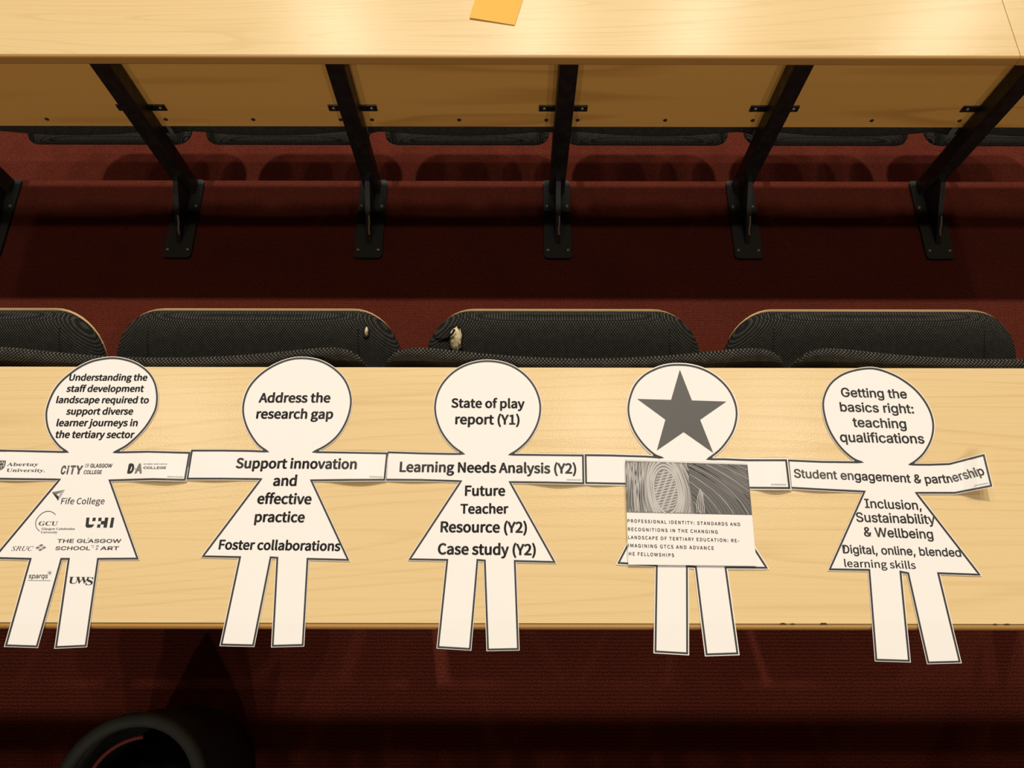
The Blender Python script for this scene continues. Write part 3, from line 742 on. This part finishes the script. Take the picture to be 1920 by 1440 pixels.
for k in range(46):                            # rings spreading from the egg shape on the left
    r = 1.0 + .055*k + (.05 if k > 4 else .085)*min(k, 8)
    ph = rl.uniform(0, 6); am = min(.05, .004*k)
    ln = []
    for i in range(161):
        a = 2*math.pi*i/160
        rr = r*(1+am*math.sin(3*a+ph*.3)+.5*am*math.sin(5*a+1))
        ln.append((0.322+.100*rr*math.cos(a)+.03*rr*math.sin(a)*.3, .56+.44*rr*math.sin(a)))
    rings.append(ln)
cl = []
for ln in clip(rings[:4], 0, .50): cl.append(ln)
f4.strokes('ring_lines', cl, 3.6, M['ink_artline'], card, ce+.0008)
cl = []
for Ln in rings[4:]:
    cl += clip([[p for p in Ln]], .004, .515)
f4.strokes('ripple_lines', cl, 1.1, M['ink_artline'], card, ce+.0007)
hat = []
for k in range(20):                            # hatching inside the egg
    c = -.40+.044*k; seg = []
    for i in range(41):
        u = .22+.20*i/40; t = .56+c-(u-.322)*1.4+.012*math.sin(i*.5+k)
        if ((u-.322)/.094)**2+((t-.56)/.41)**2 < 1: seg.append(art(u, t))
    if len(seg) > 2: hat.append(seg)
f4.strokes('hatching', hat, 2.3, M['ink_artline'], card, ce+.0009)
sweep = []
for k in range(64):                            # lines fanning down to the right
    s = -.75+.027*k; ln = []
    for i in range(60):
        q = i/59; u = .42+.9*s*.62+.62*math.sin(1.35*q)+.03*math.sin(k*.9)*q; t = -.05+1.15*q**1.3+.02*math.sin(6*q+k)
        if u > mid(t)+.004: ln.append((u, t))
        elif ln: break
    sweep.append(ln)
cl = clip(sweep, .5, .995)
f4.strokes('sweep_lines', cl[::9], .8, M['ink_artline'], card, ce+.0007)
f4.strokes('sweep_shade', [q for i, q in enumerate(cl) if i % 9], 1.0, M['ink_artline2'], card, ce+.0006)
cl = []
for k in range(5):                             # hooked strokes where the halves meet
    c = .545+.016*k; cl += clip([[(c+.020*(1-q)-.012*(k-3)*(1-q)**2+.018*q*q, .50+.05*k*.4+.5*q) for q in [i/20 for i in range(21)]]], .5, .99)
f4.strokes('hook_lines', cl, 1.2, M['ink_artline'], card, ce+.0009)
f4.text('sheet_lettering', [L('PROFESSIONAL IDENTITY: STANDARDS AND', 1176.7, 979.4, 1388.1, 986.2), L('RECOGNITIONS IN THE CHANGING', 1177.5, 995.1, 1345.9, 1000.3),
    L('LANDSCAPE OF TERTIARY EDUCATION: RE-', 1177.8, 1010.3, 1386, 1016.8), L('IMAGINING GTCS AND ADVANCE', 1178.3, 1025.7, 1338.6, 1030.9),
    L('HE FELLOWSHIPS', 1179.1, 1041.2, 1264.1, 1044.1)], OPN, M['ink_sheet'], .006, card, ce+.0006, spacing=1.12)
# figure 5
f5.text('head_lettering', [L('Getting the', 1578, 743.6, 1701.6, 746.9), L('basics right:', 1576, 771, 1714.5, 775), L('teaching', 1599.8, 800, 1700.4, 803.2), L('qualifications', 1576, 828.2, 1734.3, 831.4)], GRO, M['ink_mid'], .018)
f5.text('arm_lettering', [('Student engagement & partnership', [(1489.4, 895.2), (1660, 902.2), (1735, 906.5), (1783, 905), (1847.4, 889.5)])], GRO, M['ink_mid'], .018)
f5.text('skirt_lettering', [L('Inclusion,', 1622.3, 951.9, 1728.6, 955.9), L('Sustainability', 1606.2, 978, 1754.8, 982.5), L('& Wellbeing', 1620.7, 1005.4, 1750.8, 1010.2)], GRO, M['ink_mid'], .016)
f5.text('hem_lettering', [L('Digital, online, blended', 1580.8, 1037.2, 1803.1, 1043.7)], GRO, M['ink_mid'], .016)
f5.text('hem_lettering', [L('learning skills', 1584, 1062.6, 1717.8, 1066.6)], HUM, M['ink_mid'], .005, k=.86)
# the faint illegible credit line at each right hand
for fg, (x0, x1, y0, y1) in ((f1, (313.5, 343.5, 893.4, 894.4)), (f2, (692.5, 717.5, 893.6, 894.2)), (f3, (1062, 1090, 899.3, 899.9)), (f4, (1446, 1474, 908, 908.6)), (f5, (1827, 1853, 910.5, 905.5))):
    rr = random.Random(int(x0)); ls = []; x = x0
    while x < x1:
        w_ = rr.uniform(1.2, 2.6); t0 = (x-x0)/(x1-x0); t1 = min(1, (x+w_-x0)/(x1-x0))
        ls.append([(x0+(x1-x0)*t0, y0+(y1-y0)*t0), (x0+(x1-x0)*t1, y0+(y1-y0)*t1)]); x += w_+.5
    fg.strokes('credit_line', ls, 1.7, M['ink_pale'], None, .0005)

# ------------------------------------------------------------------ black bag at the photographer's feet
bc = at(237, 1490, .30); bc.z = 0
bag = empty('shoulder_bag', bc, 'black bag with a dark grey rounded rim standing at the bottom left', 'bag')
bm = bmesh.new(); n = 40; rings = []
prof = [(.085, .0), (.115, .012), (.128, .08), (.130, .20), (.122, .285), (.113, .29), (.118, .20), (.112, .06), (.0, .05)]
for r, z in prof:
    rings.append([bm.verts.new((r*1.0*math.cos(2*math.pi*i/n), r*.95*math.sin(2*math.pi*i/n), z)) for i in range(n)])
for A, B_ in zip(rings, rings[1:]):
    for i in range(n): bm.faces.new((A[i], A[(i+1) % n], B_[(i+1) % n], B_[i]))
bm.faces.new(rings[0]); bmesh.ops.remove_doubles(bm, verts=bm.verts[:], dist=1e-6)
bm_obj('bag_body', bm, M['bag'], bag, True)
bm = bmesh.new(); tube(bm, [(.118*math.cos(2*math.pi*i/48), .112*math.sin(2*math.pi*i/48), .292) for i in range(48)], .012, 12, True)
bm_obj('rim', bm, M['bag_rim'], bag, True)
bm = bmesh.new(); tube(bm, [(.088*math.cos(a), .082*math.sin(a), .262+.004*math.sin(3*a)) for a in [math.radians(95+5*k) for k in range(15)]], .0035, 8)
tag(bm_obj('lining_trim', bm, M['bag_red'], bag, True), 'thin dark red trim inside the opening')
q = at(455, 1432, .012)-bc
bm = bmesh.new(); pts = []
for k in range(15):
    t = k/14; a = Vector((.126, .0, .22)); b = Vector((q.x, q.y, .006)); p = a.lerp(b, t); p.z = .006+.21*(1-t)**2; p.y += .03*math.sin(math.pi*t); pts.append(p)
for p0, p1 in zip(pts, pts[1:]):
    prism(bm, [p0+Vector((0, -.014, 0)), p0+Vector((0, .014, 0)), p1+Vector((0, .014, 0)), p1+Vector((0, -.014, 0))], (0, 0, .003))
bm_obj('strap', bm, M['bag'], bag)
bm = bmesh.new()
tube(bm, [q+Vector((-.016, -.010, .004)), q+Vector((.002, .012, .006))], .0016, 6); tube(bm, [q+Vector((.010, -.010, .004)), q+Vector((.011, .002, .006))], .0016, 6)
bm_obj('buckle', bm, M['bolt'], bag)
